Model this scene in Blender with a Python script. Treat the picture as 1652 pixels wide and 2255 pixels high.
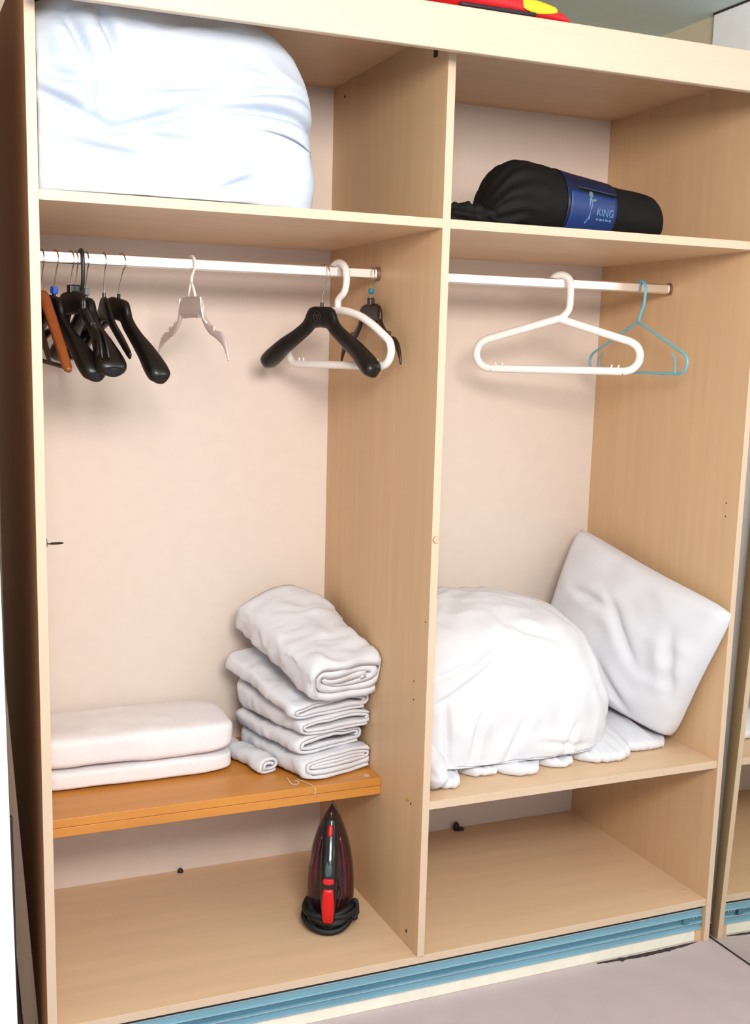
import bpy, bmesh, math, random
from mathutils import Vector, Matrix, noise
random.seed(7)
scene = bpy.context.scene
for o in list(bpy.data.objects): bpy.data.objects.remove(o, do_unlink=True)
COL = scene.collection
R = math.radians

# ------------------------------------------------------------------ camera
YAW, PITCH, ROLL = -0.3927, -0.1674, 0.0216
F = Vector((-math.sin(YAW)*math.cos(PITCH), math.cos(YAW)*math.cos(PITCH), math.sin(PITCH)))
rt = Vector((math.cos(YAW), math.sin(YAW), 0)); up = rt.cross(F)
c_, s_ = math.cos(ROLL), math.sin(ROLL)
RV, UV = rt*c_ + up*s_, up*c_ - rt*s_
cam_d = bpy.data.cameras.new('camera'); cam = bpy.data.objects.new('camera', cam_d); COL.objects.link(cam)
cam.matrix_world = Matrix(((RV.x, UV.x, -F.x, -0.313), (RV.y, UV.y, -F.y, -2.3015), (RV.z, UV.z, -F.z, 1.5678), (0, 0, 0, 1)))
cam_d.sensor_fit = 'AUTO'; cam_d.sensor_width = 36; cam_d.sensor_height = 36
cam_d.lens = 2499.03/2255*36
cam_d.shift_x = 74.43/2255; cam_d.shift_y = 83.64/2255
cam_d.clip_start = 0.02
scene.camera = cam

# ------------------------------------------------------------------ world, lights, exposure
w = bpy.data.worlds.new('world'); scene.world = w; w.use_nodes = True
bg = w.node_tree.nodes['Background']; bg.inputs[0].default_value = (0.80, 0.92, 1.0, 1); bg.inputs[1].default_value = 0.80
def area(name, loc, target, sx, sy, energy, col):
    l = bpy.data.lights.new(name, 'AREA'); l.shape = 'RECTANGLE'; l.size = sx; l.size_y = sy; l.energy = energy; l.color = col
    o = bpy.data.objects.new(name, l); COL.objects.link(o); o.location = loc
    o.rotation_euler = (Vector(target)-Vector(loc)).to_track_quat('-Z', 'Y').to_euler()
    return o
area('window_light', (0.10, -2.45, 2.22), (0.95, 0.3, 1.95), 1.1, 0.5, 72, (1.0, 0.91, 0.845))
scene.view_settings.view_transform = 'Standard'; scene.view_settings.look = 'None'
scene.view_settings.gamma = 1.0; scene.view_settings.use_curve_mapping = False
scene.view_settings.exposure = 0.14

# ------------------------------------------------------------------ materials
def lin(c):
    return tuple(((x/255)/12.92 if x/255 <= .04045 else ((x/255+.055)/1.055)**2.4) for x in c)+(1,)
def mat(name, col, rough=.5, metal=0, var=.06, scale=(6, 6, 6), nscale=4, bump=0, bscale=60, spec=.5, trans=0, detail=4, ramp=None):
    m = bpy.data.materials.new(name); m.use_nodes = True
    nt = m.node_tree; b = nt.nodes['Principled BSDF']
    b.inputs['Roughness'].default_value = rough; b.inputs['Metallic'].default_value = metal
    b.inputs['Specular IOR Level'].default_value = spec
    if trans: b.inputs['Transmission Weight'].default_value = trans
    tc = nt.nodes.new('ShaderNodeTexCoord'); mp = nt.nodes.new('ShaderNodeMapping'); mp.inputs['Scale'].default_value = scale
    nt.links.new(tc.outputs['Object'], mp.inputs[0])
    n = nt.nodes.new('ShaderNodeTexNoise'); n.inputs['Scale'].default_value = nscale; n.inputs['Detail'].default_value = detail
    nt.links.new(mp.outputs[0], n.inputs[0])
    c = lin(col) if max(col) > 1 else tuple(col)+(1,)
    r = nt.nodes.new('ShaderNodeValToRGB')
    r.color_ramp.elements[0].position = .3; r.color_ramp.elements[1].position = .7
    r.color_ramp.elements[0].color = tuple(x*(1-var) for x in c[:3])+(1,)
    r.color_ramp.elements[1].color = tuple(min(1, x*(1+var)) for x in c[:3])+(1,)
    nt.links.new(n.outputs[0], r.inputs[0]); nt.links.new(r.outputs[0], b.inputs['Base Color'])
    if bump:
        n2 = nt.nodes.new('ShaderNodeTexNoise'); n2.inputs['Scale'].default_value = bscale; n2.inputs['Detail'].default_value = 5
        nt.links.new(tc.outputs['Object'], n2.inputs[0])
        bp = nt.nodes.new('ShaderNodeBump'); bp.inputs['Strength'].default_value = bump; bp.inputs['Distance'].default_value = .004
        nt.links.new(n2.outputs[0], bp.inputs['Height']); nt.links.new(bp.outputs[0], b.inputs['Normal'])
    return m
WOODC = (208, 173, 134)
M = {}
M['wood_v'] = mat('beech_laminate_upright', WOODC, .45, var=.05, scale=(14, 14, .7), nscale=3, detail=6, spec=.35)
M['wood_h'] = mat('beech_laminate_shelf', (216, 184, 150), .4, var=.05, scale=(.8, 9, 9), nscale=3, detail=6, spec=.35)
M['edge'] = mat('beech_edge_lit', (207, 182, 157), .45, var=.02, scale=(20, 20, 1))  # same laminate, paled: brightness of light-facing edges put into the colour
M['fascia'] = mat('beech_fascia_lit', (208, 188, 166), .45, var=.02, scale=(1, 10, 20))  # paler than the panels: direct front light painted into the fascia
M['outer'] = mat('walnut_outer_face', (176, 122, 80), .5, var=.08, scale=(14, 14, .7))
M['back'] = mat('back_panel_white', (218, 203, 192), .6, var=.015)
M['orange'] = mat('orange_beech', (196, 130, 56), .35, var=.08, scale=(.9, 10, 10), nscale=3, detail=6)
M['rail'] = mat('blue_aluminium', (126, 166, 182), .38, metal=.3, var=.08, scale=(1, 8, 8))
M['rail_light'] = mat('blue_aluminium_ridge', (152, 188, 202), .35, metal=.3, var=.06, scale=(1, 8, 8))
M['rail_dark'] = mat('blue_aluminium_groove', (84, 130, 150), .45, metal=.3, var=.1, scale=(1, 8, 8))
M['plinth'] = mat('white_plinth', (236, 230, 214), .6, var=.05, bump=.25, bscale=25)
M['floor'] = mat('grey_vinyl_floor', (190, 174, 174), .5, var=.04, scale=(3, 3, 3), bump=.05, bscale=200)
M['ceiling'] = mat('blue_grey_ceiling', (220, 240, 243), .9, var=.02)
M['wall'] = mat('white_wall', (242, 244, 246), .9, var=.02)
M['wall_shade'] = mat('shaded_wall', (205, 195, 172), .9, var=.03)  # wall darkened to tan: soft shadow past the corner put into the colour
M['wall_white'] = mat('white_gloss_wall', (250, 250, 250), .7, var=.01)
M['grey_board'] = mat('grey_brown_board', (128, 108, 92), .6, var=.08, scale=(10, 10, 1))
M['dark_strip'] = mat('dark_purple', (46, 34, 38), .5, var=.1)
M['crack'] = mat('dark_gap', (50, 42, 36), .9, var=.3, nscale=40)
M['chrome'] = mat('chrome_tube', (240, 236, 234), .28, metal=1, var=.01)
M['socket'] = mat('grey_metal_socket', (150, 130, 115), .35, metal=.8, var=.03)
M['wire'] = mat('steel_wire', (205, 200, 192), .2, metal=1, var=.02)
M['cloth'] = mat('white_cotton', (216, 216, 222), .9, var=.012, bump=.25, bscale=28, spec=.1)
M['terry'] = mat('white_towelling', (232, 227, 229), .95, var=.02, bump=.3, bscale=300, spec=.05)
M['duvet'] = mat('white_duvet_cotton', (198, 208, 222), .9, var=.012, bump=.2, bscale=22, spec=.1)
M['black'] = mat('black_plastic', (15, 13, 13), .36, var=.1, spec=.5)
M['black2'] = mat('dark_brown_plastic', (34, 20, 15), .4, var=.12)
M['hook_black'] = mat('dark_slate_plastic', (36, 40, 46), .4, var=.1)
M['wood_hanger'] = mat('orange_wood', (138, 72, 34), .35, var=.15, scale=(4, 12, 12))
M['white_pl'] = mat('white_plastic', (240, 234, 228), .35, var=.01)
M['clear_pl'] = mat('cloudy_clear_plastic', (226, 210, 204), .25, var=.02, trans=.4)
M['blue_pl'] = mat('light_blue_plastic', (120, 196, 214), .3, var=.03, trans=.2)
M['blue_mark'] = mat('blue_marker', (40, 90, 200), .4, var=.05)
M['teal_mark'] = mat('teal_marker', (40, 120, 150), .4, var=.05)
M['emblem'] = mat('worn_emblem', (56, 52, 50), .5, var=.2)
M['grey_mark'] = mat('grey_marker', (110, 112, 112), .4, var=.05)
M['sack'] = mat('black_nylon', (8, 8, 7), .75, var=.25, nscale=6, bump=.35, bscale=45, spec=.3)
M['sack_blue'] = mat('dark_blue_nylon', (10, 22, 58), .5, var=.15)
M['patch'] = mat('blue_label_weave', (16, 48, 108), .5, var=.15, scale=(1, 1, 40))
M['print'] = mat('pale_blue_print', (92, 130, 168), .5, var=.15, nscale=60)
M['print2'] = mat('pale_green_print', (92, 118, 104), .5, var=.15, nscale=60)
M['red'] = mat('red_nylon', (200, 22, 30), .5, var=.12, bump=.15, bscale=30)
M['yellow'] = mat('yellow_nylon', (246, 204, 40), .5, var=.05)
M['bag_dark'] = mat('dark_trim', (36, 26, 34), .6, var=.1)
M['iron_body'] = mat('smoked_maroon_plastic', (46, 24, 26), .12, var=.25, nscale=8)
M['iron_tank'] = mat('smoked_red_tank', (70, 18, 28), .08, var=.3, nscale=9)
M['iron_black'] = mat('black_gloss_plastic', (24, 25, 26), .15, var=.1)
M['iron_grey'] = mat('smoky_window', (70, 84, 84), .1, var=.4, nscale=30)
M['iron_red'] = mat('red_plastic', (205, 8, 18), .3, var=.04)
M['sole'] = mat('steel_soleplate', (190, 175, 160), .25, metal=.9, var=.03)
M['cord'] = mat('black_cord', (10, 11, 11), .6, var=.15, bump=.2, bscale=250)
M['hole'] = mat('dark_hole', (38, 26, 16), .8, var=.2)
M['brass'] = mat('brass_pin', (200, 160, 80), .35, metal=.6, var=.03)
M['cap'] = mat('tan_cap', (196, 170, 140), .5, var=.04)
M['rubber'] = mat('dark_brown_rubber', (44, 32, 26), .6, var=.1)
mm = bpy.data.materials.new('mirror_glass'); mm.use_nodes = True
b_ = mm.node_tree.nodes['Principled BSDF']; b_.inputs['Metallic'].default_value = 1; b_.inputs['Roughness'].default_value = .02; b_.inputs['Base Color'].default_value = (.84, .85, .80, 1)
M['mirror'] = mm

# ------------------------------------------------------------------ builders
def put(name, bm, m, parent=None, smooth=False, loc=None):
    me = bpy.data.meshes.new(name)
    bmesh.ops.recalc_face_normals(bm, faces=bm.faces[:])
    bm.to_mesh(me); bm.free()
    if isinstance(m, (list, tuple)):
        for q in m: me.materials.append(q)
    else: me.materials.append(m)
    if smooth:
        for p in me.polygons: p.use_smooth = True
    o = bpy.data.objects.new(name, me); COL.objects.link(o)
    if parent is not None: o.parent = parent
    if loc: o.location = loc
    return o
def thing(name, label, cat, loc=(0, 0, 0), rotz=0, group=None):
    o = bpy.data.objects.new(name, None); COL.objects.link(o); o.location = loc; o.rotation_euler = (0, 0, rotz)
    o.empty_display_size = .05
    o['label'] = label; o['category'] = cat
    if group: o['group'] = group
    return o
def tag(o, label, cat, group=None):
    o['label'] = label; o['category'] = cat
    if group: o['group'] = group
    return o
def box(bm, x0, x1, y0, y1, z0, z1, bev=0, mi=0):
    r = bmesh.ops.create_cube(bm, size=1)
    for v in r['verts']:
        v.co = Vector((x0+(v.co.x+.5)*(x1-x0), y0+(v.co.y+.5)*(y1-y0), z0+(v.co.z+.5)*(z1-z0)))
    fs = set(f for v in r['verts'] for f in v.link_faces)
    for f in fs: f.material_index = mi
    if bev:
        es = set(e for v in r['verts'] for e in v.link_edges)
        bmesh.ops.bevel(bm, geom=list(es), offset=bev, segments=2, affect='EDGES', profile=.5)
def boxo(name, x0, x1, y0, y1, z0, z1, m, parent=None, bev=.001):
    bm = bmesh.new(); box(bm, x0, x1, y0, y1, z0, z1, bev); return put(name, bm, m, parent)
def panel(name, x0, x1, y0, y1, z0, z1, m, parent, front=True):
    """laminate panel whose front narrow edge (facing -y) takes the laminate tone paled as if lit"""
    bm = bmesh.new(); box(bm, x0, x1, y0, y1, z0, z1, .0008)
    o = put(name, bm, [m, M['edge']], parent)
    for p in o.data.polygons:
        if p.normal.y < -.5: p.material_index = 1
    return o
def catmull(P, n):
    """smooth polyline through control tuples"""
    P = [Vector(p) for p in P]; out = []
    Q = [P[0]*2-P[1]]+P+[P[-1]*2-P[-2]]
    for i in range(1, len(Q)-2):
        a, b, c, d = Q[i-1], Q[i], Q[i+1], Q[i+2]
        for k in range(n):
            t = k/n
            out.append(.5*((2*b)+(c-a)*t+(2*a-5*b+4*c-d)*t*t+(3*b-a-3*c+d)*t**3))
    out.append(P[-1]); return out
def tube(bm, pts, rad, sides=10, closed=False, flat=1.0, ref=Vector((0, 1, 0))):
    """sweep a circle (or ellipse: flat scales along ref) along pts"""
    pts = [Vector(p) for p in pts]; n = len(pts); rings = []
    for i, p in enumerate(pts):
        if closed: t = pts[(i+1) % n]-pts[i-1]
        else: t = pts[min(i+1, n-1)]-pts[max(i-1, 0)]
        t.normalize()
        b = ref-t*ref.dot(t)
        if b.length < 1e-4: b = Vector((1, 0, 0))-t*t.x
        b.normalize(); a = t.cross(b)
        r = rad[i] if isinstance(rad, (list, tuple)) else rad
        rings.append([bm.verts.new(p+a*(math.cos(k*2*math.pi/sides)*r)+b*(math.sin(k*2*math.pi/sides)*r*flat)) for k in range(sides)])
    m = n if closed else n-1
    for i in range(m):
        A, B = rings[i], rings[(i+1) % n]
        for k in range(sides):
            bm.faces.new((A[k], A[(k+1) % sides], B[(k+1) % sides], B[k]))
    if not closed:
        bm.faces.new(rings[0][::-1]); bm.faces.new(rings[-1])
def loft(bm, rings, caps=True, closed=True):
    """rings: equal-length lists of points"""
    V = [[bm.verts.new(p) for p in r] for r in rings]; n = len(V[0])
    for A, B in zip(V, V[1:]):
        for k in range(n if closed else n-1):
            bm.faces.new((A[k], A[(k+1) % n], B[(k+1) % n], B[k]))
    if caps and closed:
        bm.faces.new(V[0][::-1]); bm.faces.new(V[-1])
    return V
def disc(name, loc, r, depth, axis, m, parent, sides=14):
    bm = bmesh.new()
    bmesh.ops.create_cone(bm, cap_ends=True, segments=sides, radius1=r, radius2=r*.92, depth=depth)
    rot = {'x': Matrix.Rotation(R(90), 4, 'Y'), 'y': Matrix.Rotation(R(90), 4, 'X'), 'z': Matrix.Identity(4)}[axis]
    bmesh.ops.transform(bm, matrix=Matrix.Translation(loc) @ rot, verts=bm.verts[:])
    return put(name, bm, m, parent)
def nz(p, s, seed=0):
    return noise.noise(Vector((p[0]*s+seed*7.3, p[1]*s+seed*3.1, p[2]*s-seed*5.7)))
def ridge(p, s, seed=0):
    return 1-2*abs(nz(p, s, seed))
def seg_dist(p, a, b):
    ax, ay = a; bx, by = b; dx, dy = bx-ax, by-ay
    t = max(0, min(1, ((p[0]-ax)*dx+(p[1]-ay)*dy)/(dx*dx+dy*dy+1e-12)))
    qx, qy = ax+dx*t, ay+dy*t
    return math.hypot(p[0]-qx, p[1]-qy), t
def cloth_blob(name, c, r, e, n, disp, m, parent=None, mat4=None, zmin=None, warp=None, lim=None):
    """superellipsoid of radii r and exponent e on a cube grid, displaced along its normal by disp(p), flattened below zmin"""
    bm = bmesh.new(); V = {}
    def key(ix, iy, iz): return (ix, iy, iz)
    def vert(ix, iy, iz):
        k = (ix, iy, iz)
        if k in V: return V[k]
        d = Vector((math.tan((ix/n*2-1)*.785398), math.tan((iy/n*2-1)*.785398), math.tan((iz/n*2-1)*.785398)))
        d = Vector((ix/n*2-1, iy/n*2-1, iz/n*2-1)) * .5 + d*.5
        s = (abs(d.x)**e+abs(d.y)**e+abs(d.z)**e)**(-1/e)
        u = d*s
        p = Vector((u.x*r[0], u.y*r[1], u.z*r[2]))
        nn = Vector((math.copysign(abs(u.x)**(e-1), u.x)/r[0], math.copysign(abs(u.y)**(e-1), u.y)/r[1], math.copysign(abs(u.z)**(e-1), u.z)/r[2])).normalized()
        p = p+nn*disp(p, nn)
        if warp: p = warp(p)
        if mat4 is not None: p = mat4 @ p
        p = p+Vector(c)
        if zmin is not None and p.z < zmin: p.z = zmin+(p.z-zmin)*.02
        if lim is not None: p = lim(p)
        V[k] = bm.verts.new(p); return V[k]
    for i in range(n):
        for j in range(n):
            for a in (0, n):
                for f in (((a, i, j), (a, i+1, j), (a, i+1, j+1), (a, i, j+1)), ((i, a, j), (i+1, a, j), (i+1, a, j+1), (i, a, j+1)), ((i, j, a), (i+1, j, a), (i+1, j+1, a), (i, j+1, a))):
                    bm.faces.new([vert(*q) for q in f])
    return put(name, bm, m, parent, smooth=True)
# ------------------------------------------------------------------ setting
def struct(o): o['kind'] = 'structure'; return o
ZC = 2.508
struct(boxo('floor', -2.2, 1.84, -2.5, .75, -.05, 0, M['floor'], bev=0))
struct(boxo('ceiling', -2.2, 1.90, -4.2, .75, ZC, ZC+.06, M['ceiling'], bev=0))
struct(boxo('wall_back', -2.2, 1.90, .70, .76, 0, ZC, M['wall_shade'], bev=0))
struct(boxo('wall_right', 1.84, 1.90, -4.2, .345, 0, ZC-.004, M['wall'], bev=.002))
struct(boxo('trim_1', 1.837, 1.843, -1.2, .345, ZC-.005, ZC-.0005, M['crack'], bev=0))      # dark cracked joint under the ceiling
struct(boxo('wall_right_recess', 1.855, 1.90, .345, .70, 0, ZC, M['wall_shade'], bev=0))  # its tan tone stands for the shadow beyond the corner
# white wall end at the left of the wardrobe, with a return behind it
bm = bmesh.new(); box(bm, -2.2, -.0815, 0, .045, 0, ZC); 
for v in bm.verts:
    if v.co.x > -.2: v.co.x += -.010*max(0, v.co.z-.3)
struct(put('wall_left', bm, M['wall_white']))
struct(boxo('wall_left_return', -2.2, -.1345, .045, .70, 0, ZC, M['outer'], bev=0))
struct(boxo('gap_shade', -.090, -.076, .047, .060, 0, .60, M['dark_strip'], bev=.002))  # added dark strip that paints the shadow in the gap behind the wall end
# ragged dark gap in the sealant along the plinth foot
bm = bmesh.new(); top, bot = [], []
for i in range(46):
    t = i/45; x = 1.40+t*.33
    wd = .0060*math.sin(math.pi*min(1, t*1.04))**.5*(1+.8*nz((x*60, 0, 0), 1))+.0006
    yb = .004-.012*math.sin(math.pi*t)*.6
    top.append((x, yb+wd, .0014)); bot.append((x, yb-wd*(1+.7*nz((x*90, 3, 0), 1)), .0014))
loft(bm, [top, bot], closed=False)
r_ = bmesh.ops.extrude_face_region(bm, geom=bm.faces[:])
for v in r_['geom']:
    if isinstance(v, bmesh.types.BMVert): v.co.z = -.002
struct(put('trim_3', bm, M['crack']))

# ------------------------------------------------------------------ wardrobe
W = thing('wardrobe', 'open beech wardrobe of two bays without doors, filling the picture', 'wardrobe')
D0, D1, R0, R1, DEP, ZF = .8652, .8842, 1.750, 1.767, .663, .1238
ZT, ZTB, ZTOP = 1.8745, 1.8545, 2.276
ls = panel('side_panel', -.0204, 0, 0, .67, 0, ZTOP+.01, M['wood_v'], W); 
ls.data.materials.append(M['outer'])
for p in ls.data.polygons:
    if p.normal.x < -.5: p.material_index = 2
panel('side_panel', R0, R1, 0, .67, 0, ZTOP+.01, M['wood_v'], W)
panel('divider', D0, D1, 0, DEP, ZF, ZTOP, M['wood_v'], W)
panel('floor_panel', 0, R0, .004, DEP, ZF-.020, ZF, M['wood_h'], W)
panel('top_panel', 0, R0, -.075, DEP, ZTOP, ZTOP+.010, M['wood_h'], W)
boxo('back_panel', 0, D0+.009, DEP, DEP+.006, ZF-.02, ZTOP+.01, M['back'], W, bev=0)
boxo('back_panel', D0+.010, R0, DEP, DEP+.006, ZF-.02, ZTOP+.01, M['back'], W, bev=0)
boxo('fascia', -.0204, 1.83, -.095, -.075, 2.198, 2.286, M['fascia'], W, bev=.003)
panel('top_shelf', 0, D0, 0, DEP, ZTB, ZT, M['wood_h'], W)
panel('top_shelf', D1, R0, 0, DEP, ZTB, ZT, M['wood_h'], W)
panel('low_shelf', D1, R0, .004, DEP, .5006, .5212, M['wood_h'], W)
# thick orange bench board made of two layers
bo = boxo('bench_board', .0005, D0-.0005, .239, DEP, .4790, .5000, M['orange'], W, bev=.0012); bo['label'] = 'thick orange-stained board, lower shelf of the left bay'
bl = boxo('board_lower_layer', .0005, D0-.0005, .2395, DEP, .4558, .4780, M['orange'], bo, bev=.0012)
disc('screw_cap', (.835, .265, .5005), .008, .003, 'z', M['cap'], bo)
boxo('plinth', .002, R0-.022, .012, .03, 0, .036, M['plinth'], W, bev=.002)
boxo('plinth_end_block', R0-.022, R0-.001, .010, .03, 0, .036, M['wood_v'], W)
# bottom sliding-door track: ribbed profile extruded along the front
TR = boxo('door_track', .002, R0-.002, .014, .024, .036, .101, M['rail'], W, bev=.0006)
def rib(z0, z1, y, m): return boxo('track_rib', .002, R0-.004, y, .0142, z0, z1, m, TR, bev=.0005)
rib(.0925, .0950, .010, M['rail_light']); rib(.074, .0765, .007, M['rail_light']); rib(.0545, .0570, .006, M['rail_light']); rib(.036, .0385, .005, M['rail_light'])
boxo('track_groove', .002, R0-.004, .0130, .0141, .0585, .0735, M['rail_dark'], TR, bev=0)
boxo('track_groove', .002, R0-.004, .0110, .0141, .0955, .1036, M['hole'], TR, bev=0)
st = boxo('roller_stop', 1.680, 1.698, .004, .0142, .060, .073, M['rail_dark'], TR)
for x in (1.708, 1.718, 1.728): disc('track_screw', (x, .0125, .070), .0025, .004, 'y', M['wire'], TR, 8)
# hanging rods: oval chrome tubes in end sockets
def rod(x0, x1):
    bm = bmesh.new(); rings = []
    for x in (x0, x1):
        rr = []
        for sy, sz, a0 in ((1, 1, 0), (-1, 1, 90), (-1, -1, 180), (1, -1, 270)):
            for k in range(7):
                q = R(a0+k*15); rr.append((x, .3345+sy*.0030+math.cos(q)*.0045, 1.7752+sz*.0090+math.sin(q)*.0045))
        rings.append(rr)
    loft(bm, rings); o = put('hanging_rod', bm, M['chrome'], W)
    for x, s in ((x0, 1), (x1, -1)):
        bm = bmesh.new()
        pts = []
        for dx in (0, .011*s):
            pts.append([(x+dx, .3345+math.cos(a)*(.0105), 1.7752+math.sin(a)*.0165) for a in [k*2*math.pi/20 for k in range(20)]])
        loft(bm, pts); put('rod_socket', bm, M['socket'], o)
    return o
rod(.0005, D0-.0005); rod(D1+.0005, R0-.0005)
# small fittings
disc('knob', (.8745, -.002, 1.161), .008, .008, 'y', M['cap'], W)
for y, z, r in ((.0625, .4967, .003), (.5836, 2.2404, .004), (.0643, .1612, .0045), (.018, .9625, .002), (.0673, .8057, .002), (.066, .76, .002)):
    disc('screw_hole', (D0, y, z), r, .0012, 'x', M['hole'], W, 10)
disc('shelf_pin', (D0-.003, .075, .5034), .003, .007, 'x', M['brass'], W, 10)
boxo('bracket', D0-.004, D0, .052, .066, 2.222, 2.244, M['hole'], W)
for y, z in ((.0463, 1.2145), (.0458, 1.1797)): disc('screw_hole', (R0, y, z), .002, .0012, 'x', M['hole'], W, 10)
boxo('shelf_support', R0-.010, R0, .060, .074, .482, .5004, M['hole'], W)
disc('screw_cap', (1.7277, .0684, ZF+.0006), .006, .002, 'z', M['cap'], W)
# wire screw hook on the inner face of the left panel
bm = bmesh.new()
pts = [(0, .012, 1.186), (.006, .012, 1.1856)]+[(.020+.014*math.cos(a), .012+.010*math.sin(a), 1.186-.003*math.sin(a)) for a in [R(180-k*18) for k in range(0, 19)]]
tube(bm, pts, .0013, 8); put('wire_hook', bm, M['hole'], W)
boxo('hook_plate', 0, .002, .004, .020, 1.180, 1.197, M['hole'], W)

# ------------------------------------------------------------------ mirror on the right wall
mr = thing('mirror', 'tall mirror on the side wall right of the wardrobe, reflecting its edge', 'mirror', (1.782, -.45, 0)); mr.rotation_euler = (0, R(1.0), 0)
bm = bmesh.new(); box(bm, 0, .004, -.95, .462, .003, 2.10, 0); put('glass', bm, M['mirror'], mr)
bm = bmesh.new(); box(bm, .004, .016, -.95, .462, .003, 2.10, 0); put('backing', bm, M['dark_strip'], mr)
bm = bmesh.new(); box(bm, -.002, .012, -.955, .466, .0, .003, 0); put('bottom_strip', bm, M['crack'], mr)

# grey board leaning in the gap left of the wardrobe
bm = bmesh.new(); box(bm, -.0165, .0165, -.02, .02, 0, 1.25, .0015)
o = put('leaning_board', bm, M['grey_board'], loc=(-.0385, .12, .001)); o.rotation_euler = (0, R(-3.62), 0)
tag(o, 'narrow grey-brown board leaning in the gap between white wall and wardrobe side', 'board')

# ------------------------------------------------------------------ hangers
def super_ring(u, w, v, hh, ht, n=16, e=2.6, tilt=0):
    out = []
    for k in range(n):
        a = k*2*math.pi/n; ca, sa = math.cos(a), math.sin(a)
        z = math.copysign(abs(sa)**(2/e), sa)*hh; y = math.copysign(abs(ca)**(2/e), ca)*ht
        out.append(Vector((u+z*math.sin(tilt), v+y, w+z*math.cos(tilt))))
    return out
def arms(stations, bow=0, bow_l=None):
    """stations for u>=0: (u, top, bottom, half thickness); mirrored; one mesh"""
    S = catmull([Vector((s[0], s[1], s[2])) for s in stations], 5)
    T = catmull([Vector((s[3], 0, 0)) for s in stations], 5)
    half = []
    for i, (s, t) in enumerate(zip(S, T)):
        half.append((s.x, (s.y+s.z)/2, max(.0008, (s.y-s.z)/2), max(.0008, t.x)))
    def ring(h, sg, i):
        a = half[min(i+1, len(half)-1)]; b = half[max(i-1, 0)]
        sl = math.atan2(a[1]-b[1], max(1e-5, a[0]-b[0]))*min(1, h[0]/.06)
        bw = (bow if sg > 0 else (bow_l if bow_l is not None else bow))
        return super_ring(h[0]*sg, h[1], bw*(h[0]/.2)**2, h[2]*max(.35, math.cos(sl)), h[3], tilt=-sl*sg)
    rings = [ring(h, -1, i) for i, h in list(enumerate(half))[:0:-1]]+[ring(h, 1, i) for i, h in enumerate(half)]
    # rounded tips
    bm = bmesh.new(); loft(bm, rings); return bm
SHOULDER = [(0, -.098, -.148, .010), (.026, -.0985, -.151, .010), (.034, -.105, -.158, .010), (.050, -.130, -.172, .011), (.090, -.156, -.198, .013), (.130, -.176, -.222, .019), (.165, -.197, -.247, .025), (.190, -.216, -.262, .026), (.200, -.230, -.263, .018), (.203, -.240, -.256, .006)]
WIDE = [(a, b, c, d*1.25) for a, b, c, d in SHOULDER]
NARROW = [(0, -.096, -.150, .006), (.016, -.098, -.150, .006), (.030, -.115, -.156, .006), (.07, -.15, -.176, .006), (.12, -.178, -.202, .006), (.17, -.208, -.228, .005), (.185, -.218, -.236, .003)]
CLIP = [(0, -.086, -.136, .006), (.040, -.088, -.137, .006), (.056, -.098, -.140, .006), (.066, -.125, -.148, .005), (.090, -.146, -.168, .005), (.115, -.158, -.180, .0045), (.125, -.166, -.182, .004), (.150, -.168, -.192, .0045), (.172, -.182, -.206, .0045), (.186, -.205, -.226, .0035), (.192, -.225, -.240, .002)]
ROUND = [(0, -.086, -.112, .012), (.020, -.090, -.118, .012), (.06, -.118, -.144, .012), (.10, -.150, -.174, .0115), (.15, -.190, -.214, .011), (.19, -.224, -.244, .010), (.205, -.236, -.248, .006)]
def hook_pts(neck, rr=.0205, lead=.012, wire=.0016):
    """wire hook; origin is the point where its crown rests on the rod"""
    cz = -rr+wire
    pts = [(0, 0, neck), (0, 0, neck*.65+cz*.35-.004), (lead*.9, 0, cz-rr*.9), (rr*.98, 0, cz-rr*.3)]
    pts += [(rr*math.cos(a), 0, cz+rr*math.sin(a)) for a in [R(k) for k in range(0, 181, 18)]]
    pts += [(-rr*.97, 0, cz-.006)]
    return catmull(pts, 3)
def wire_hook(parent, neck, m=None, r=.0016, rr=.0205, lead=.012):
    bm = bmesh.new(); tube(bm, hook_pts(neck, rr, lead, r), r, 8); return put('hook', bm, m or M['wire'], parent, smooth=True)
GL = 'hangers bunched at the left end of the rod'
ROD = .3345; ZH = 1.7890
def place(name, label, hx, th, group=None, tilt=0):
    t = thing(name, label, 'hanger', (hx, ROD, ZH), R(-th), group); t.rotation_euler = (0, R(tilt), R(-th)); return t
def shoulder_hanger(label, hx, th, stations=SHOULDER, m='black', group=None, bow=0, bow_l=None, emblem=False, marker=None, tilt=0, name='clothes_hanger'):
    t = place(name, label, hx, th, group, tilt)
    body = put('body', arms(stations, bow, bow_l), M[m], t, smooth=True)
    top = stations[0][1]
    wire_hook(t, top-.004)
    bm = bmesh.new(); bmesh.ops.create_cone(bm, cap_ends=True, segments=12, radius1=.0042, radius2=.0036, depth=.012, matrix=Matrix.Translation((0, 0, top+.004))); put('hook_collar', bm, M[m], t)
    if marker:
        bm = bmesh.new(); box(bm, -.011, .011, -.006, .006, top+.004, top+.020, .003); put('size_marker', bm, M[marker], t)
    if emblem:
        bm = bmesh.new()
        ctr = Vector((-.006, -.0102, -.122))
        tube(bm, [ctr+Vector((.011*math.cos(a), 0, .012*math.sin(a))) for a in [R(k*20) for k in range(18)]], .0007, 6, closed=True)
        for dx, dz_ in ((-.004, .003), (.004, .002), (0, -.005)): box(bm, ctr.x+dx-.0022, ctr.x+dx+.0022, ctr.y-.0006, ctr.y+.001, ctr.z+dz_-.002, ctr.z+dz_+.002)
        put('emblem', bm, M['emblem'], t)
    return t
hw = shoulder_hanger('orange wooden hanger nearest the left panel, among black ones', .049, 82, ROUND, 'wood_hanger', name='wooden_hanger', tilt=5)
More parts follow.
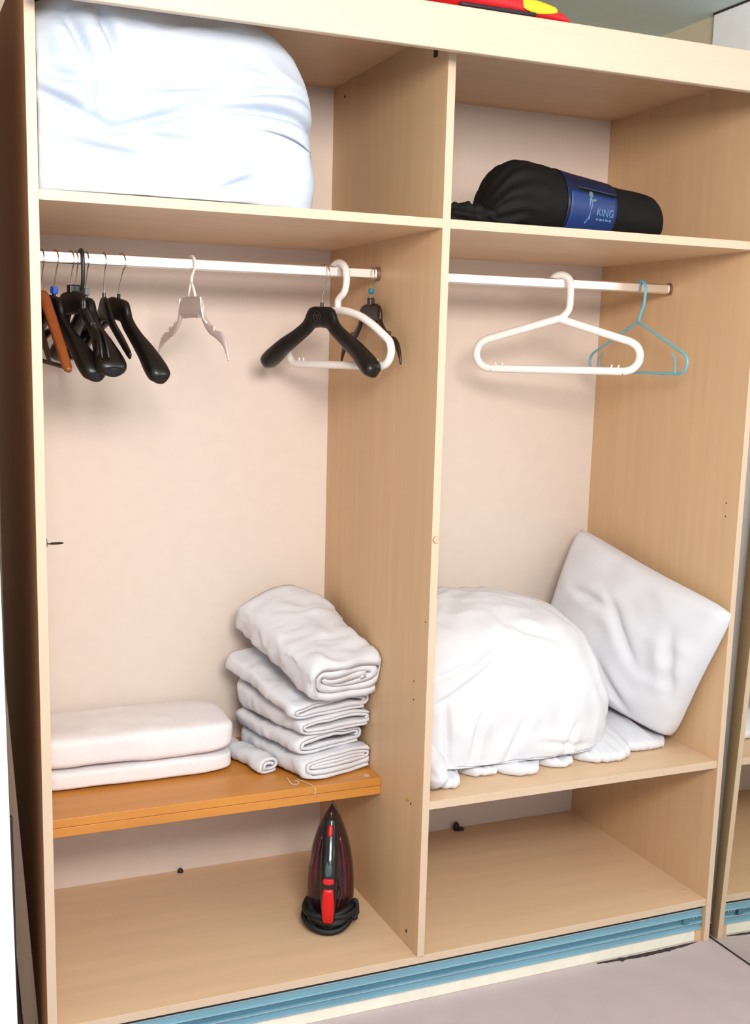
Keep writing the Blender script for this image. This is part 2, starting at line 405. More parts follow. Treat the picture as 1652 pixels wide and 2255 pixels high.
bm = bmesh.new(); tube(bm, [(-.17, 0, -.238), (0, 0, -.242), (.17, 0, -.238)], .005, 10); put('trouser_bar', bm, M['black2'], hw)
shoulder_hanger('black hanger half hidden by the left panel, behind the wooden hanger', .0310, 88, NARROW, 'black2', tilt=4)
shoulder_hanger('black broad-shouldered hanger with a blue marker on its hook', .0786, 76, marker='blue_mark', tilt=8, bow=.020, bow_l=.004)
def clip_hanger(label, hx, th, m, hookm=None, marker=None, thick=False):
    t = place('clip_hanger', label, hx, th)
    put('body', arms(CLIP), M[m], t, smooth=True)
    if thick:
        bm = bmesh.new(); tube(bm, hook_pts(-.055, .020, .008, .004), .0036, 10); put('hook', bm, M[hookm], t, smooth=True)
        bm = bmesh.new()
        tube(bm, [(0, 0, -.054), (-.010, 0, -.068), (-.020, 0, -.090)], .003, 8); tube(bm, [(0, 0, -.054), (.010, 0, -.068), (.022, 0, -.090)], .003, 8)
        put('hook_legs', bm, M[hookm], t, smooth=True)
        for s in (-1, 1):
            bm = bmesh.new(); pts = [(s*.056, -.004, -.090), (s*.062, -.004, -.115), (s*.072, -.004, -.138), (s*.090, -.004, -.149)]
            tube(bm, catmull(pts, 3), .0022, 8); put('rim', bm, M[hookm], t, smooth=True)
    else:
        wire_hook(t, -.085)
        bm = bmesh.new(); box(bm, -.010, .010, -.007, .007, -.092, -.072, .003); put('hook_block', bm, M[m], t)
    for s in (-1, 1):
        bm = bmesh.new(); box(bm, s*.118-.004, s*.118+.004, -.004, .004, -.166, -.155, .0015); put('strap_notch', bm, M[m], t)
    if marker:
        bm = bmesh.new(); bmesh.ops.create_uvsphere(bm, u_segments=14, v_segments=10, radius=.0075, matrix=Matrix.Translation((0, 0, -.056))); put('size_marker', bm, M[marker], t, smooth=True)
    return t
clip_hanger('small black clip hanger, left one of two with close steel hooks', .1113, 76, 'black')
clip_hanger('small black clip hanger, right one of two with close steel hooks', .1228, 84, 'black')
def loop_hanger(name, label, hx, th, r, a, shoulder, bar, endr, m, hookr, flat=1.0, notches=False, straps=False, dome=0, hook_shape=None, neck=-.105):
    t = place(name, label, hx, th)
    cx_, cz_ = a-endr, bar+endr; L_ = math.hypot(cx_, cz_-neck)
    be = math.atan2(cz_-neck, cx_)+math.pi-math.acos(endr/L_)      # tangent from the neck to the end loop
    P = [(0, 0, neck)]
    tx, tz = cx_+endr*math.cos(be), cz_+endr*math.sin(be)
    right = [(tx*f, 0, neck+(tz-neck)*f+dome*.05*math.sin(math.pi*f)) for f in (.06, .25, .5, .75, .94)]
    arc = [(cx_+endr*math.cos(q), 0, cz_+endr*math.sin(q)) for q in [be+(-math.pi/2-be)*k/5 for k in range(6)]]
    pts = P+right+arc+[(a-endr*1.25, 0, bar), (a*.4, 0, bar)]
    left = [(-p[0], p[1], p[2]) for p in pts[:0:-1]]
    loop = catmull(pts+left+[P[0]], 5)[:-1]
    bm = bmesh.new(); tube(bm, loop, r, 12, closed=True, flat=flat); put('frame', bm, M[m], t, smooth=True)
    rr = hookr[0]; cz = -rr+hookr[1]-.0005
    hs = hook_shape or [(0, 0, neck-.002), (rr*.35, 0, neck*.78), (rr*.85, 0, neck*.58), (rr*1.0, 0, cz-.008)]
    hs = hs+[(rr*math.cos(q), 0, cz+rr*math.sin(q)) for q in [R(k) for k in range(8, 165, 20)]]
    bm = bmesh.new(); tube(bm, catmull(hs, 4), hookr[1], 12, flat=flat); put('hook', bm, M[m], t, smooth=True)
    if notches:
        for s in (-1, 1):
            for dx in (.0, .018):
                bm = bmesh.new(); tube(bm, [(s*(a*.66+dx), 0, bar+r*.6), (s*(a*.66+dx+.003), 0, bar+r+.006)], .0022, 8); put('bar_notch', bm, M['grey_mark' if False else m], t)
    if straps:
        for s in (-1, 1):
            bm = bmesh.new(); tube(bm, catmull([(s*a*.78, 0, bar), (s*a*.775, 0, bar+.035), (s*a*.70, 0, bar+.052)], 4), r*.7, 8); put('strap_hook', bm, M[m], t)
    return t
loop_hanger('plastic_hanger', 'dark slate plastic hanger with a thick looped hook, bunched at left', .1343, 88, .0042, .17, -.17, -.235, .03, 'hook_black', (.021, .0045), straps=False)
shoulder_hanger('black broad hanger with a grey block on its hook, amid the left bunch', .1463, 83, WIDE, marker='grey_mark', tilt=4)
shoulder_hanger('thin black hanger between two broad black ones in the left bunch', .1847, 84, NARROW)
shoulder_hanger('broad black hanger at the right edge of the left bunch', .2256, 70, tilt=9)
clip_hanger('cloudy clear plastic clip hanger hanging alone left of middle', .3879, 80, 'clear_pl', 'white_pl', thick=True)
shoulder_hanger('large black shoulder hanger with an emblem, in front of a white one', .7168, 63.5, bow=-.028, bow_l=.016, emblem=True, tilt=2)
loop_hanger('plastic_hanger', 'white thick plastic hanger partly behind the large black hanger', .7560, 72, .0095, .197, -.185, -.238, .036, 'white_pl', (.031, .0085), dome=.30, notches=True,
            hook_shape=[(0, 0, -.112), (0, 0, -.095), (.002, 0, -.080), (.022, 0, -.064), (.030, 0, -.045)])
clip_hanger('dark brown clip hanger with a teal bead, against the divider', .8440, 91, 'black2', marker='teal_mark')
loop_hanger('plastic_hanger', 'white thick plastic hanger alone in the right bay', 1.392, 36, .0105, .216, -.168, -.240, .040, 'white_pl', (.027, .0095), notches=True,
            hook_shape=[(-.004, 0, -.108), (.012, 0, -.098), (.0255, 0, -.080), (.0275, 0, -.055), (.0275, 0, -.035)])
loop_hanger('plastic_hanger', 'thin light blue plastic hanger near the right side panel', 1.6493, 86, .0036, .20, -.175, -.243, .028, 'blue_pl', (.021, .0042), straps=True)

# ------------------------------------------------------------------ top left: big folded duvet
cre = [((.0, 2.06), (.14, 1.995), 1), ((.14, 1.995), (.30, 2.045), 1), ((.30, 2.045), (.585, 2.075), 1.2), ((.28, 2.05), (.56, 2.13), .8), ((.06, 2.2), (.105, 2.10), 1.1), ((.105, 2.10), (.10, 2.02), .8),
       ((.02, 2.09), (.10, 2.075), .8), ((.12, 2.22), (.155, 2.13), .9), ((.155, 2.08), (.40, 2.10), .6), ((.06, 2.0), (.33, 1.98), .6), ((.36, 1.90), (.43, 1.925), 1.0), ((.02, 1.97), (.2, 1.945), .5)]
def duvet_disp(p, n):
    d = .010*nz(p, 5, 1)+.005*nz(p, 11, 2)
    q3 = Vector((p.x*.35+p.z*.15, p.y*.6, p.z))
    d += .008*ridge(q3, 11, 5)*max(0, .4+nz(p, 4, 8))+.004*ridge(q3, 23, 6)
    if n.y < .3:
        q = (p.x+.262, p.z+2.020)
        for a, b, s in cre:
            dist, t = seg_dist(q, a, b)
            f = math.sin(math.pi*(.08+.84*t))
            d += s*f*(.013*math.exp(-((dist-.024)/.024)**2)-.024*math.exp(-(dist/.009)**2))
    return d
def duvet_warp(p):
    # top right corner more rounded, lower right sags outward
    if p.x > 0 and p.z > 0: p.z -= .040*(p.x/.33)**4; p.x -= .040*(p.x/.33)*max(0, p.z/.24)**2
    if p.x > 0 and p.z < .05: p.x += .010*(p.x/.33)*min(1, (.05-p.z)/.12)
    return p
def duvet_lim(p):
    p.x = max(.004, p.x); p.z = min(2.268, p.z); p.y = min(.655, p.y); p.z = max(p.z, ZT+.0008); return p
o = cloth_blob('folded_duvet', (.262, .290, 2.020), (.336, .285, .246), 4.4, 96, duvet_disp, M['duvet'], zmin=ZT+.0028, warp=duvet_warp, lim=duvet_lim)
tag(o, 'big white folded duvet stuffed into the top left compartment', 'duvet')

# ------------------------------------------------------------------ top right: black sack with blue label
SK = thing('stuff_sack', 'black nylon stuff sack with a blue label on the top right shelf', 'bag', (1.30, .2, ZT))
prof = [(1.060, .012), (1.064, .035), (1.076, .056), (1.100, .074), (1.135, .086), (1.170, .089), (1.220, .086), (1.280, .080), (1.340, .0755), (1.400, .071), (1.460, .066), (1.520, .063), (1.550, .059), (1.568, .050), (1.575, .036), (1.577, .010)]
pc = catmull([Vector((a, b, 0)) for a, b in prof], 4)
def sack_r(x):
    for a, b in zip(pc, pc[1:]):
        if a.x <= x <= b.x: return a.y+(b.y-a.y)*(x-a.x)/max(1e-6, b.x-a.x)
    return pc[0].y if x < pc[0].x else pc[-1].y
def sack_p(x, ph, off=0, r=None, creases=True):
    """ph: 0 = toward the camera (-y), 90 deg = up"""
    r0 = sack_r(x) if r is None else r
    base = max(r0, .050)
    g = max(0, min(1, (1.24-x)/.12)); rr = r0
    if creases:
        rr *= 1+g*(.050*math.sin(ph*13+3*nz((x*20, ph, 0), 1))+.03*math.sin(ph*7+1))+.018*nz((x*30, math.cos(ph)*4, math.sin(ph)*4), 1)
    else: rr *= 1.012
    rr += off
    z = base*.97+rr*math.sin(ph); y = -rr*math.cos(ph)*1.02
    if z < .0015: z = .0015+max(-.0005, z*.01)
    return Vector((x-1.30, y, z))
bm = bmesh.new(); loft(bm, [[sack_p(q.x, k*2*math.pi/72, r=q.y) for k in range(72)] for q in pc]); put('sack_body', bm, M['sack'], SK, smooth=True)
def sack_patch(name, xs, ph0, ph1, off, m, n=14, parent=SK):
    bm = bmesh.new(); A = []
    for o_ in (off, off-.003):
        A.append([[bm.verts.new(sack_p(xs(k/n)[0]+(xs(k/n)[1]-xs(k/n)[0])*j/n, ph0+(ph1-ph0)*k/n, o_, creases=False)) for j in range(n+1)] for k in range(n+1)])
    T, B = A
    for k in range(n):
        for j in range(n):
            bm.faces.new((T[k][j], T[k][j+1], T[k+1][j+1], T[k+1][j])); bm.faces.new((B[k][j], B[k+1][j], B[k+1][j+1], B[k][j+1]))
    for j in range(n):
        for (k, s) in ((0, 1), (n, -1)):
            bm.faces.new((T[k][j], B[k][j], B[k][j+1], T[k][j+1])); bm.faces.new((T[j][k], T[j+1][k], B[j+1][k], B[j][k]))
    return put(name, bm, m, parent, smooth=True)
sack_patch('blue_band', lambda t: (1.262-.005*t, 1.300-.008*t), R(-50), R(100), .0020, M['sack_blue'])
sack_patch('blue_panel', lambda t: (1.262, 1.415), R(28), R(70), .0015, M['sack_blue'])
PT = sack_patch('label_patch', lambda t: (1.268, 1.408), R(-62), R(20), .0042, M['patch'])
def on_patch(bm, x0, ph0):
    """wrap flat x/z geometry (metres) on the sack surface"""
    for v in bm.verts:
        x = x0+v.co.x; ph = ph0+v.co.z/sack_r(x)
        v.co = sack_p(x, ph, .0048-v.co.y, creases=False)
def flat_poly(bm, pts, th=.0006):
    vs = [bm.verts.new((p[0], th, p[1])) for p in pts]; f = bm.faces.new(vs)
    r = bmesh.ops.extrude_face_region(bm, geom=[f])
    for v in r['geom']:
        if isinstance(v, bmesh.types.BMVert): v.co.y = -.0002
bm = bmesh.new()   # pale standing figure on the label
flat_poly(bm, [(-.0025, .012), (.0045, .011), (.006, -.004), (.002, -.018), (.004, -.034), (-.002, -.036), (-.006, -.046), (-.0085, -.046), (-.006, -.028), (-.002, -.012), (-.003, 0)])
on_patch(bm, 1.325, R(2)); put('figure_print', bm, M['print'], PT)
bm = bmesh.new()
flat_poly(bm, [(-.003, 0), (.004, -.002), (.009, .006), (.007, .013), (.0, .014), (-.004, .008)])
flat_poly(bm, [(.005, -.010), (.018, -.006), (.018, -.002), (.005, -.004)])
on_patch(bm, 1.325, R(12)); put('figure_print', bm, M['print2'], PT)
cu = bpy.data.curves.new('t', 'FONT'); cu.body = 'KING'; cu.size = .0235; cu.extrude = .0003; cu.align_x = 'LEFT'
to = bpy.data.objects.new('t', cu); COL.objects.link(to); bpy.context.view_layer.update()
me = bpy.data.meshes.new_from_object(to.evaluated_get(bpy.context.evaluated_depsgraph_get()))
bpy.data.objects.remove(to, do_unlink=True)
bm = bmesh.new(); bm.from_mesh(me)
for v in bm.verts: v.co = Vector((v.co.x*.92, -v.co.z, v.co.y))
on_patch(bm, 1.346, R(-16)); put('label_lettering', bm, M['print'], PT)
bm = bmesh.new()
for i, wd in enumerate((.006, .010, .004, .008, .007)):
    x = [0, .009, .022, .029, .040][i]; flat_poly(bm, [(x, 0), (x+wd, 0), (x+wd, .004), (x, .004)])
on_patch(bm, 1.347, R(-24)); put('label_small_print', bm, M['print'], PT)
# gathered neck of the sack, bunched at the left
bm = bmesh.new(); rings = []
for i in range(22):
    t = i/21; x = .955+t*.125
    r = .026*(.55+.6*math.sin(math.pi*(.12+.8*t))+.12*math.sin(t*22))
    rr = []
    for k in range(30):
        a = k*2*math.pi/30; q = r*(1+.22*math.sin(a*6+t*5)*(1-t*.5)+.2*nz((t*8, math.cos(a)*2, math.sin(a)*2), 1))
        z = .030+q*math.sin(a)*.95
        rr.append((x-1.30, -.045-.0*t-q*math.cos(a), max(.0015, z)))
    rings.append(rr)
loft(bm, rings); put('gathered_neck', bm, M['sack'], SK, smooth=True)
bm = bmesh.new(); tube(bm, catmull([(1.05-1.3, -.075, .030), (1.09-1.3, -.088, .012), (1.14-1.3, -.094, .005), (1.20-1.3, -.090, .004), (1.235-1.3, -.088, .006)], 5), .003, 8); put('drawcord', bm, M['sack'], SK, smooth=True)

# ------------------------------------------------------------------ red and yellow bag on top of the wardrobe
RB = thing('nylon_bag', 'red and yellow nylon bag lying on top of the wardrobe', 'bag', (.80, .03, 2.2866))
def bag_h(x):
    t = max(0, min(1, (1.108-x)/.60)); return .004+.080*min(1, t*2.3)**.58*(1-.2*t)
def bag_hy(x): return .012+.13*min(1, max(0, (1.108-x)/.22))**.7
def bag_cy(x): return -.090-.03+bag_hy(x)          # the front hem runs along the top edge of the fascia
def bag_pt(x, a, off=0):
    ca, sa = math.cos(a), math.sin(a); h = bag_h(x)
    y = bag_cy(x)+math.copysign(abs(ca)**.9, ca)*(bag_hy(x)+off); z = h*.42+math.copysign(abs(sa)**.85, sa)*(h*.58+off)
    if sa > .2: z += .005*nz((x*14, y*14, 0), 1)
    return Vector((x-.80, y, max(.0008, z)))
bm = bmesh.new(); loft(bm, [[bag_pt(x, k*2*math.pi/26) for k in range(26)] for x in [.45+.656*(i/44) for i in range(45)]+[1.108]]); put('bag_body', bm, M['red'], RB, smooth=True)
bm = bmesh.new(); rings = []     # yellow flap curling over the front
for i in range(17):
    t = i/16; x = .955+t*.118
    a0 = R(150+48*math.sin(math.pi*min(1, .15+.62*t))**1.5) if t > .25 else R(128+60*t); a1 = R(95)
    aa = [a0+(a1-a0)*k/8 for k in range(9)]
    rings.append([bag_pt(x, a, .0045) for a in aa]+[bag_pt(x, a, .001) for a in aa[::-1]])
loft(bm, rings); put('yellow_flap', bm, M['yellow'], RB, smooth=True)
bm = bmesh.new(); tube(bm, [(x-.80, bag_cy(x)-bag_hy(x)-.001, .0045) for x in [.84+.02*i for i in range(10)]], .0042, 8); put('dark_piping', bm, M['bag_dark'], RB, smooth=True)

# ------------------------------------------------------------------ folded linen
def spiral_profile(w, h, t, gap=.0022, jit=.0015, seed=1, ex=5.5):
    """flattened spiral ribbon of thickness t filling a w x h section; returns outer and inner point lists"""
    pts = []
    turns = max(1, int(h/(2*(t+gap))))
    hw, hh = w/2-t/2, h/2-t/2
    k = 0
    for turn in range(turns):
        f0 = turn
        for q in range(28):
            f = (turn+q/28); a = math.pi*1.72-(q/28)*2*math.pi
            ww = max(t*.6, hw-f*(t+gap)*1.05); hh2 = max(t*.25, hh-f*(t+gap))
            ca, sa = math.cos(a), math.sin(a)
            e = 2/ex
            pts.append(Vector((math.copysign(abs(ca)**e, ca)*ww, math.copysign(abs(sa)**e, sa)*hh2)))
    # resample evenly
    L = [0]
    for a, b in zip(pts, pts[1:]): L.append(L[-1]+(b-a).length)
    N = int(L[-1]/.008)+2; out = []; j = 0
    for i in range(N):
        s = L[-1]*i/(N-1)
        while j < len(L)-2 and L[j+1] < s: j += 1
        out.append(pts[j].lerp(pts[j+1], (s-L[j])/max(1e-9, L[j+1]-L[j])))
    return out
def folded(name, w, d, h, t, mat4, label, seed, amp=.006, group='folded linen stacked on the orange board', taper=None, m='cloth', lim=None, cat='linen', ex=4.5):
    """cloth folded into a flattened roll: axis along local y, section in x/z, local origin at bottom centre"""
    mid = spiral_profile(w, h, t, seed=seed, ex=ex); n = len(mid)
    nor = []
    for i in range(n):
        a = mid[min(i+1, n-1)]-mid[max(i-1, 0)]; a.normalize(); nor.append(Vector((-a.y, a.x)))
    loop = [mid[i]+nor[i]*t/2 for i in range(n)]+[mid[i]-nor[i]*t/2 for i in range(n-1, -1, -1)]
    rings = []; NY = 34
    for iy in range(NY+1):
        v = iy/NY; y = (v-.5)*d
        edge = min(1, min(v, 1-v)/.06); sc = .94+.06*math.sqrt(max(0, 1-(1-edge)**2))
        if taper: tz, tx = taper(v)
        else: tz = tx = 1
        rr = []
        for p in loop:
            x, z = p.x*sc*tx, p.y*sc*tz+h/2*tz
            q = Vector((x, y, z))
            k = amp*(1.3*nz(q, 7, seed)+.6*nz(q, 19, seed+3)+.45*ridge(Vector((q.x*.4, q.y*1.4, q.z)), 24, seed+5))
            q += Vector((k*.8, .7*amp*nz(q, 12, seed+8)*2, k*(1 if z > h*.25 else .3)))
            q = mat4 @ q
            if lim: q = lim(q)
            rr.append(q)
        rings.append(rr)
    bm = bmesh.new(); V = loft(bm, rings, caps=False)
    for ring in (V[0], V[-1]):                      # ends closed as a strip along the ribbon
        for i in range(n-1): bm.faces.new((ring[i], ring[i+1], ring[2*n-2-i], ring[2*n-1-i]))
    o = put(name, bm, M[m], smooth=True)
    return tag(o, label, cat, group)
def TM(x, y, z, rz=0, rx=0, ry=0):
    return Matrix.Translation((x, y, z)) @ Matrix.Rotation(R(rz), 4, 'Z') @ Matrix.Rotation(R(rx), 4, 'X') @ Matrix.Rotation(R(ry), 4, 'Y')
def lim_left(p):
    p.x = min(max(.004, p.x), D0-.004); p.y = min(p.y, .655); p.z = max(p.z, .5012); return p
# two flat folded sheets at the left
def slab_disp(seed, a=.004): return lambda p, n: a*(nz(p, 7, seed)+.5*nz(p, 18, seed+2))-.0005
o = cloth_blob('folded_sheet', (.264, .520, .5275), (.262, .124, .0268), 6, 44, slab_disp(3, .003), M['terry'], zmin=.5012, lim=lim_left)
tag(o, 'flat folded white sheet lying on the orange board, under a thicker one', 'linen', 'flat folded sheets')
o = cloth_blob('folded_sheet', (.264, .520, .597), (.266, .128, .0430), 5.5, 48, slab_disp(5, .005), M['terry'], zmin=.5555, lim=lim_left)
tag(o, 'thick folded white sheet, the upper of the flat pair at left', 'linen', 'flat folded sheets')
# the tall stack at the right of the orange board
tp = lambda a, b: (lambda v: (a+(b-a)*v, 1))
folded('folded_sheet', .245, .32, .066, .0085, TM(.728, .440, .5015, 14), 'folded white sheet with loose threads, bottom of the tall stack', 11, .008, lim=lim_left)
folded('folded_sheet', .235, .30, .052, .0070, TM(.712, .452, .5670, 16), 'creased folded white sheet, second from bottom of the tall stack', 12, .008, lim=lim_left)
folded('folded_sheet', .250, .31, .056, .0075, TM(.724, .446, .6180, 14), 'white folded sheet, third from bottom of the tall stack', 13, .008, lim=lim_left, taper=tp(.8, 1.75))
folded('folded_sheet', .262, .33, .058, .0080, TM(.706, .455, .6930, 13, 10), 'white folded sheet just under the topmost thick roll', 14, .009, lim=lim_left, taper=tp(.85, 1.12))
folded('folded_blanket', .262, .39, .132, .0190, TM(.727, .446, .7640, 10, 16.5), 'thick white folded blanket tilted on top of the tall stack', 15, .014, lim=lim_left, ex=3.4)
folded('pillowcase', .070, .21, .050, .0075, TM(.571, .455, .5015, 16), 'small rolled white pillowcase squeezed between flat sheets and tall stack', 21, .008, group=None, lim=lim_left, ex=2.8)
bm = bmesh.new()
tube(bm, catmull([(.625, .290, .512), (.628, .268, .5035), (.642, .262, .5020), (.650, .270, .504), (.640, .276, .508)], 5), .0007, 6)
tube(bm, catmull([(.648, .278, .510), (.668, .258, .5035), (.676, .242, .5015), (.684, .2385, .490), (.680, .2375, .475)], 5), .0006, 6)
th = put('loose_thread', bm, M['cloth'], smooth=True); tag(th, 'loose white threads trailing from the tall stack over the board edge', 'thread')

# ------------------------------------------------------------------ right bay: bundle, pillow, sheet beneath
def lim_right(p):
    p.x = min(max(D1+.003, p.x), R0-.003); p.y = min(p.y, .655); p.z = max(p.z, .5224); return p
def lim_mound(p):
    p = lim_right(p); p.y = min(p.y, max(.12, .40-1.41*(p.x-1.46))); return p
fold2 = [((-.26, .24), (-.02, .36), .8), ((-.27, .16), (-.08, .30), .6), ((-.22, .20), (-.21, .0), .8), ((-.13, .15), (-.15, .0), .8), ((-.02, .37), (.14, .33), .6), ((.05, .05), (.20, .02), .5), ((.24, .20), (.30, .03), .7), ((-.05, .0), (.0, .12), .5), ((.12, .0), (.16, .1), .5)]
def mound_disp(p, n):
    d = .012*nz(p, 5, 9)+.006*nz(p, 12, 2)+.005*ridge(Vector((p.x, p.y, p.z*.4)), 14, 3)
    for a, b, s in fold2:
        dist, t = seg_dist((p.x, p.z), a, b); f = math.sin(math.pi*(.08+.84*t))
        if n.y < .5: d += s*f*(.010*math.exp(-((dist-.018)/.018)**2)-.014*math.exp(-(dist/.007)**2))
    return d
def mound_warp(p):
    if p.z > 0: p.z *= 1.0-.09*max(0, p.x/.30)**2
    p.z -= .05*max(0, -p.y/.25)*max(0, p.z/.38)
    return p
o = cloth_blob('bundled_duvet', (1.200, .345, .555), (.322, .245, .386), 3.7, 92, mound_disp, M['cloth'], zmin=.557, warp=mound_warp, lim=lim_mound)
tag(o, 'big white bundled duvet heaped behind the divider on the low shelf', 'duvet')
# crumpled sheet lying under the bundle, its lobes sticking out in front
def sheet_outline(x):
    lobes = [(.975, .050, .05), (1.10, .100, .07), (1.20, .068, .075), (1.32, .088, .060), (1.47, .080, .10), (1.62, .125, .09)]
    y = .19
    for c, yy, wd in lobes:
        q = (x-c)/wd
        if abs(q) < 1: y = min(y, .19-(.19-yy)*(1-abs(q)**3)**.7)
    return y+.010*nz((x*26, 0, 0), 3)+.005*nz((x*70, 0, 0), 4)
bm = bmesh.new(); rings = []
for i in range(121):
    x = .900+i*(.800/120); yf = sheet_outline(x)
    rr = []; h = .026+.010*nz((x*14, 0, 0), 1)+.006*nz((x*40, 0, 0), 2)
    for k in range(18):
        t = k/17
        if t < .4: a = R(-90+180*(t/.4)); y = yf+.012-.012*math.cos(a); z = .5228+h/2+h/2*math.sin(a)
        else: s = (t-.4)/.6; y = yf+.012+s*(.62-yf); z = .5228+h*(1-.25*s)+.05*max(0, min(1, (x-1.36)/.1))*max(0, min(1, (1.70-x)/.06))*s*(1-s)*3+.004*nz((x*20, y*20, 0), 4)*(1-s)
        rr.append((x, y, z))
    rr += [(x, .632, .5228)]
    rings.append(rr)
loft(bm, rings)
o = put('bed_sheet', bm, M['cloth'], smooth=True); tag(o, 'crumpled white sheet spread under the bundle and pillow, lobes sticking out', 'linen')
# loose corner hanging forward beside the divider
o = cloth_blob('pillowcase', (.930, .105, .566), (.040, .088, .055), 2.4, 26, lambda p, n: .008*nz(p, 20, 3)+.004*nz(p, 40, 5), M['cloth'], zmin=.5224,
               warp=lambda p: Vector((p.x*(1-.35*max(0, -p.y/.085))-.0*p.y, p.y, p.z*(1-.45*max(0, -p.y/.085)))), lim=lim_right)
tag(o, 'small white cloth corner poking forward beside the divider edge', 'linen')
# pillow
A, B, Cc, Dd = Vector((1.692, .620, 1.072)), Vector((1.722, -.050, .942)), Vector((1.712, .140, .538)), Vector((1.475, .530, .665))
N = 46; bm = bmesh.new(); top, bot = [], []
for i in range(N+1):
    u = i/N; T, Bt = [], []
    for j in range(N+1):
        v = j/N
        P = (A*(1-u)+B*u)*(1-v)+(Dd*(1-u)+Cc*u)*v
        # concave edges
        eu, ev = 4*u*(1-u), 4*v*(1-v)
        ctr = (A+B+Cc+Dd)/4
        pull = .030*(eu*(1-ev)**2*(1 if v < .5 else 1))+.030*(ev*(1-eu)**2)
        P = P+(ctr-P).normalized()*(pull*.22+.016*((1-eu)*(1-ev))**4)
        nrm = ((B-A)*(1-v)+(Cc-Dd)*v).cross((Dd-A)*(1-u)+(Cc-B)*u).normalized()
        if nrm.x > 0: nrm = -nrm
        th_ = .012*min(1, eu*6)*min(1, ev*6)+.060*(eu*ev)**.45
        wr = .008*nz(P, 9, 21)+.007*ridge(Vector((P.x, P.y*.7+P.z*.6, P.z*1.2)), 14, 4)*.6
        crease = 0
        for a, b in (((.40, .25), (.72, .62)), ((.45, .70), (.75, .95)), ((.80, .2), (.95, .75)), ((.15, .4), (.5, .35))):
            dist, t = seg_dist((u, v), a, b); crease += math.sin(math.pi*t)*(-.012*math.exp(-(dist/.025)**2)+.006*math.exp(-((dist-.06)/.05)**2))
        k = min(1, (eu*ev)*3)
        def lm(p): p.x = min(p.x, R0-.003 if p.y > -.003 else 1.79); p.y = min(p.y, .655); p.z = max(.5500, p.z); return p
        T.append(bm.verts.new(lm(P+nrm*(th_+(wr+crease)*k+.003))))
        Bt.append(bm.verts.new(lm(P-nrm*(th_*.55+.003))))
    top.append(T); bot.append(Bt)
for i in range(N):
    for j in range(N):
        bm.faces.new((top[i][j], top[i+1][j], top[i+1][j+1], top[i][j+1])); bm.faces.new((bot[i][j], bot[i][j+1], bot[i+1][j+1], bot[i+1][j]))
    for q in (0, N):
        bm.faces.new((top[i][q], bot[i][q], bot[i+1][q], top[i+1][q])); bm.faces.new((top[q][i], top[q][i+1], bot[q][i+1], bot[q][i]))
o = put('pillow', bm, M['cloth'], smooth=True); tag(o, 'white pillow leaning on its corner against the right side panel', 'pillow')

# ------------------------------------------------------------------ steam iron
IR = thing('steam_iron', 'black and red steam iron standing on its heel, cord wound round', 'iron', (.742, .268, ZF+.001), R(-25))
hw_ = [(0, .050), (.02, .056), (.06, .0605), (.11, .0605), (.16, .0560), (.20, .0490), (.24, .0380), (.28, .0230), (.305, .010), (.318, .0015)]
hc = catmull([Vector((a, b, 0)) for a, b in hw_], 4)
def outline(s=1.0, y=0, z0=0, zs=1.0, cut=1.0):
    R_ = [Vector((q.y*s, y, z0+q.x*zs)) for q in hc]; L_ = [Vector((-q.y*s, y, z0+q.x*zs)) for q in hc[::-1]]
    return R_+L_
bm = bmesh.new(); loft(bm, [outline(1, 0), outline(1.0, -.006), outline(.97, -.009)]); put('soleplate', bm, M['sole'], IR)
bm = bmesh.new(); loft(bm, [outline(.985, -.009, .002, .99), outline(.99, -.022, .002, .985), outline(.93, -.036, .002, .96), outline(.78, -.052, .002, .92), outline(.58, -.062, .002, .87), outline(.30, -.067, .002, .80)])
put('skirt', bm, M['iron_body'], IR, smooth=True)
for s in (-1, 1):    # smoked tank cheeks left and right
    bm = bmesh.new(); rings = []
    for i in range(15):
        t = i/14; z = .045+t*.20
        hwz = [q.y for q in hc if q.x <= z][-1]
        f = math.sin(math.pi*(.06+.88*t))**.5
        rings.append([(s*(hwz*.60)+math.cos(a)*hwz*.26*f, -.046-math.sin(a)*.016*f*(1 if math.sin(a) > 0 else .4), z) for a in [k*2*math.pi/14 for k in range(14)]])
    loft(bm, rings); put('water_tank', bm, M['iron_tank'], IR, smooth=True)
HB = catmull([(0, -.050, .292), (0, -.066, .255), (0, -.080, .225), (0, -.100, .190), (0, -.113, .150), (0, -.115, .105), (0, -.108, .060), (0, -.092, .025), (0, -.060, .012)], 4)
bm = bmesh.new(); tube(bm, HB, [.010+.012*math.sin(math.pi*min(1, .15+i/len(HB)*.9))**.6 for i in range(len(HB))], 16, flat=.8); put('handle', bm, M['iron_black'], IR, smooth=True)
def on_handle(name, z0, z1, wd, m, lift, n=10):
    bm = bmesh.new(); rings = []
    hb = sorted([(p.z, p.y) for p in HB])
    def yat(z):
        for a, b in zip(hb, hb[1:]):
            if a[0] <= z <= b[0]: return a[1]+(b[1]-a[1])*(z-a[0])/max(1e-6, b[0]-a[0])
        return hb[0][1]
    for i in range(n+1):
        t = i/n; z = z0+(z1-z0)*t; y = yat(z); f = .55+.45*math.sin(math.pi*(.04+.92*t))**.35
        rings.append([(math.cos(a)*wd*f, y-lift-max(0, math.sin(a))*.004+(.006 if math.sin(a) < 0 else 0), z) for a in [k*2*math.pi/12 for k in range(12)]])
    loft(bm, rings); return put(name, bm, m, IR, smooth=True)
on_handle('grip_inlay', .040, .137, .0155, M['iron_red'], .0165)
on_handle('spray_button', .150, .163, .0145, M['iron_red'], .0165)
on_handle('steam_window', .168, .222, .010, M['iron_grey'], .0155)
on_handle('nose_mark', .256, .280, .0060, M['iron_red'], .0160)
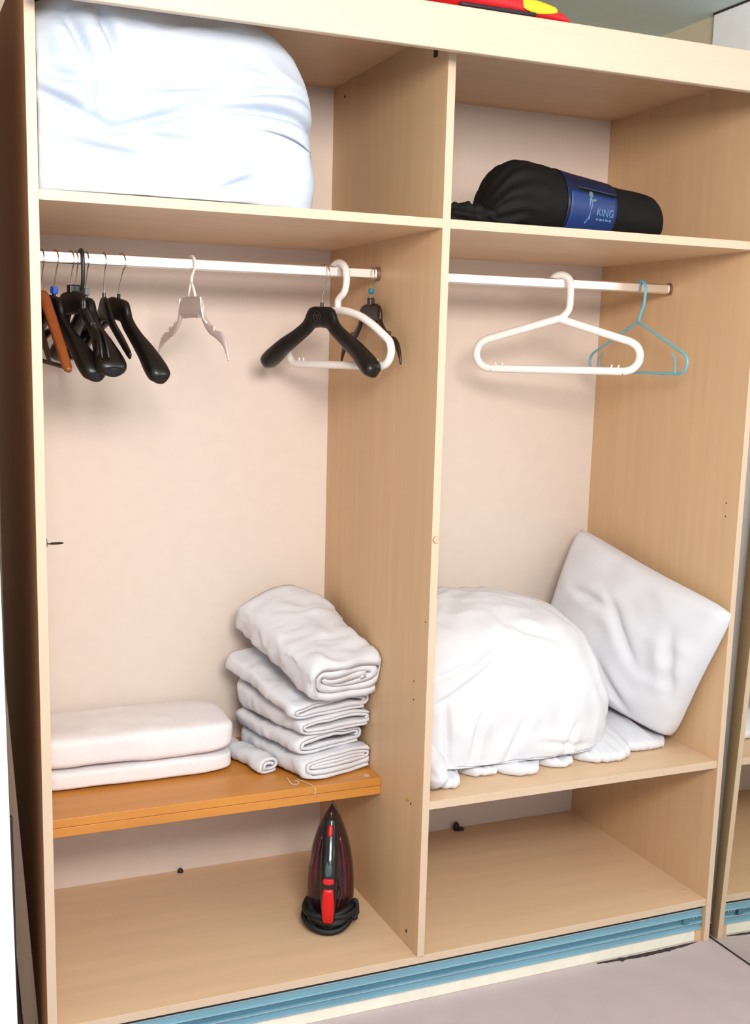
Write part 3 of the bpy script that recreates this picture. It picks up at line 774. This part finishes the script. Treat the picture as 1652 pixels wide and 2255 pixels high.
bm = bmesh.new(); box(bm, -.0015, .0015, -.052, -.046, .286, .306, .0007); put('spray_nozzle', bm, M['sole'], IR)
bm = bmesh.new(); tube(bm, catmull([(.021, -.094, .070), (.029, -.088, .095), (.031, -.084, .115), (.024, -.086, .132)], 4), .0026, 8); put('side_accent', bm, M['iron_tank'], IR, smooth=True)
bm = bmesh.new(); loft(bm, [[(math.cos(a)*.046*s, -.055+math.sin(a)*.050*s, z) for a in [k*2*math.pi/24 for k in range(24)]] for z, s in ((0, .98), (.006, 1), (.03, .98), (.042, .85), (.046, .5))]); put('heel', bm, M['iron_black'], IR, smooth=True)
bm = bmesh.new(); pts = []
NT = 5
for i in range(NT*40):
    a = i/40*2*math.pi; t = i/(NT*40)
    rx = .058+.010*math.sin(a*.37+1)+.003*(i//40 % 2); ry = .056+.006*math.sin(a*.53)
    back = (1+math.sin(a))/2
    z = .010+.010*((i//40) % 3)+.030*t*1.1+back*.022+.004*math.sin(a*2.3)
    pts.append((math.cos(a)*rx, -.050+math.sin(a)*ry, z))
tube(bm, pts, .0075, 8); put('cord', bm, M['cord'], IR, smooth=True)
bm = bmesh.new(); tube(bm, catmull([(.052, -.05, .05), (.066, -.055, .075), (.072, -.060, .052), (.064, -.068, .030), (.056, -.062, .050)], 6), .0055, 8); put('cord_loop', bm, M['cord'], IR, smooth=True)

# ------------------------------------------------------------------ small dark bits at the back of the floor panel
o = thing('rubber_stopper', 'small dark rubber stopper on the floor at the back of the right bay', 'stopper', (1.318, .648, ZF+.0005))
bm = bmesh.new(); loft(bm, [[(math.cos(a)*.010*s, math.sin(a)*.008*s, z) for a in [k*2*math.pi/14 for k in range(14)]] for z, s in ((0, 1), (.012, .95), (.020, .75), (.025, .3))]); put('stub', bm, M['rubber'], o, smooth=True)
bm = bmesh.new(); box(bm, .0, .022, -.014, .004, 0, .008, .003); put('foot', bm, M['rubber'], o)
bm = bmesh.new(); loft(bm, [[(math.cos(a)*.009*s, math.sin(a)*.008*s, z) for a in [k*2*math.pi/14 for k in range(14)]] for z, s in ((0, 1), (.005, .9), (.010, .55), (.012, .2))])
o = put('rubber_stopper', bm, M['rubber'], smooth=True, loc=(.438, .650, ZF+.0005)); tag(o, 'tiny dark rubber knob on the floor at the back of the left bay', 'stopper')
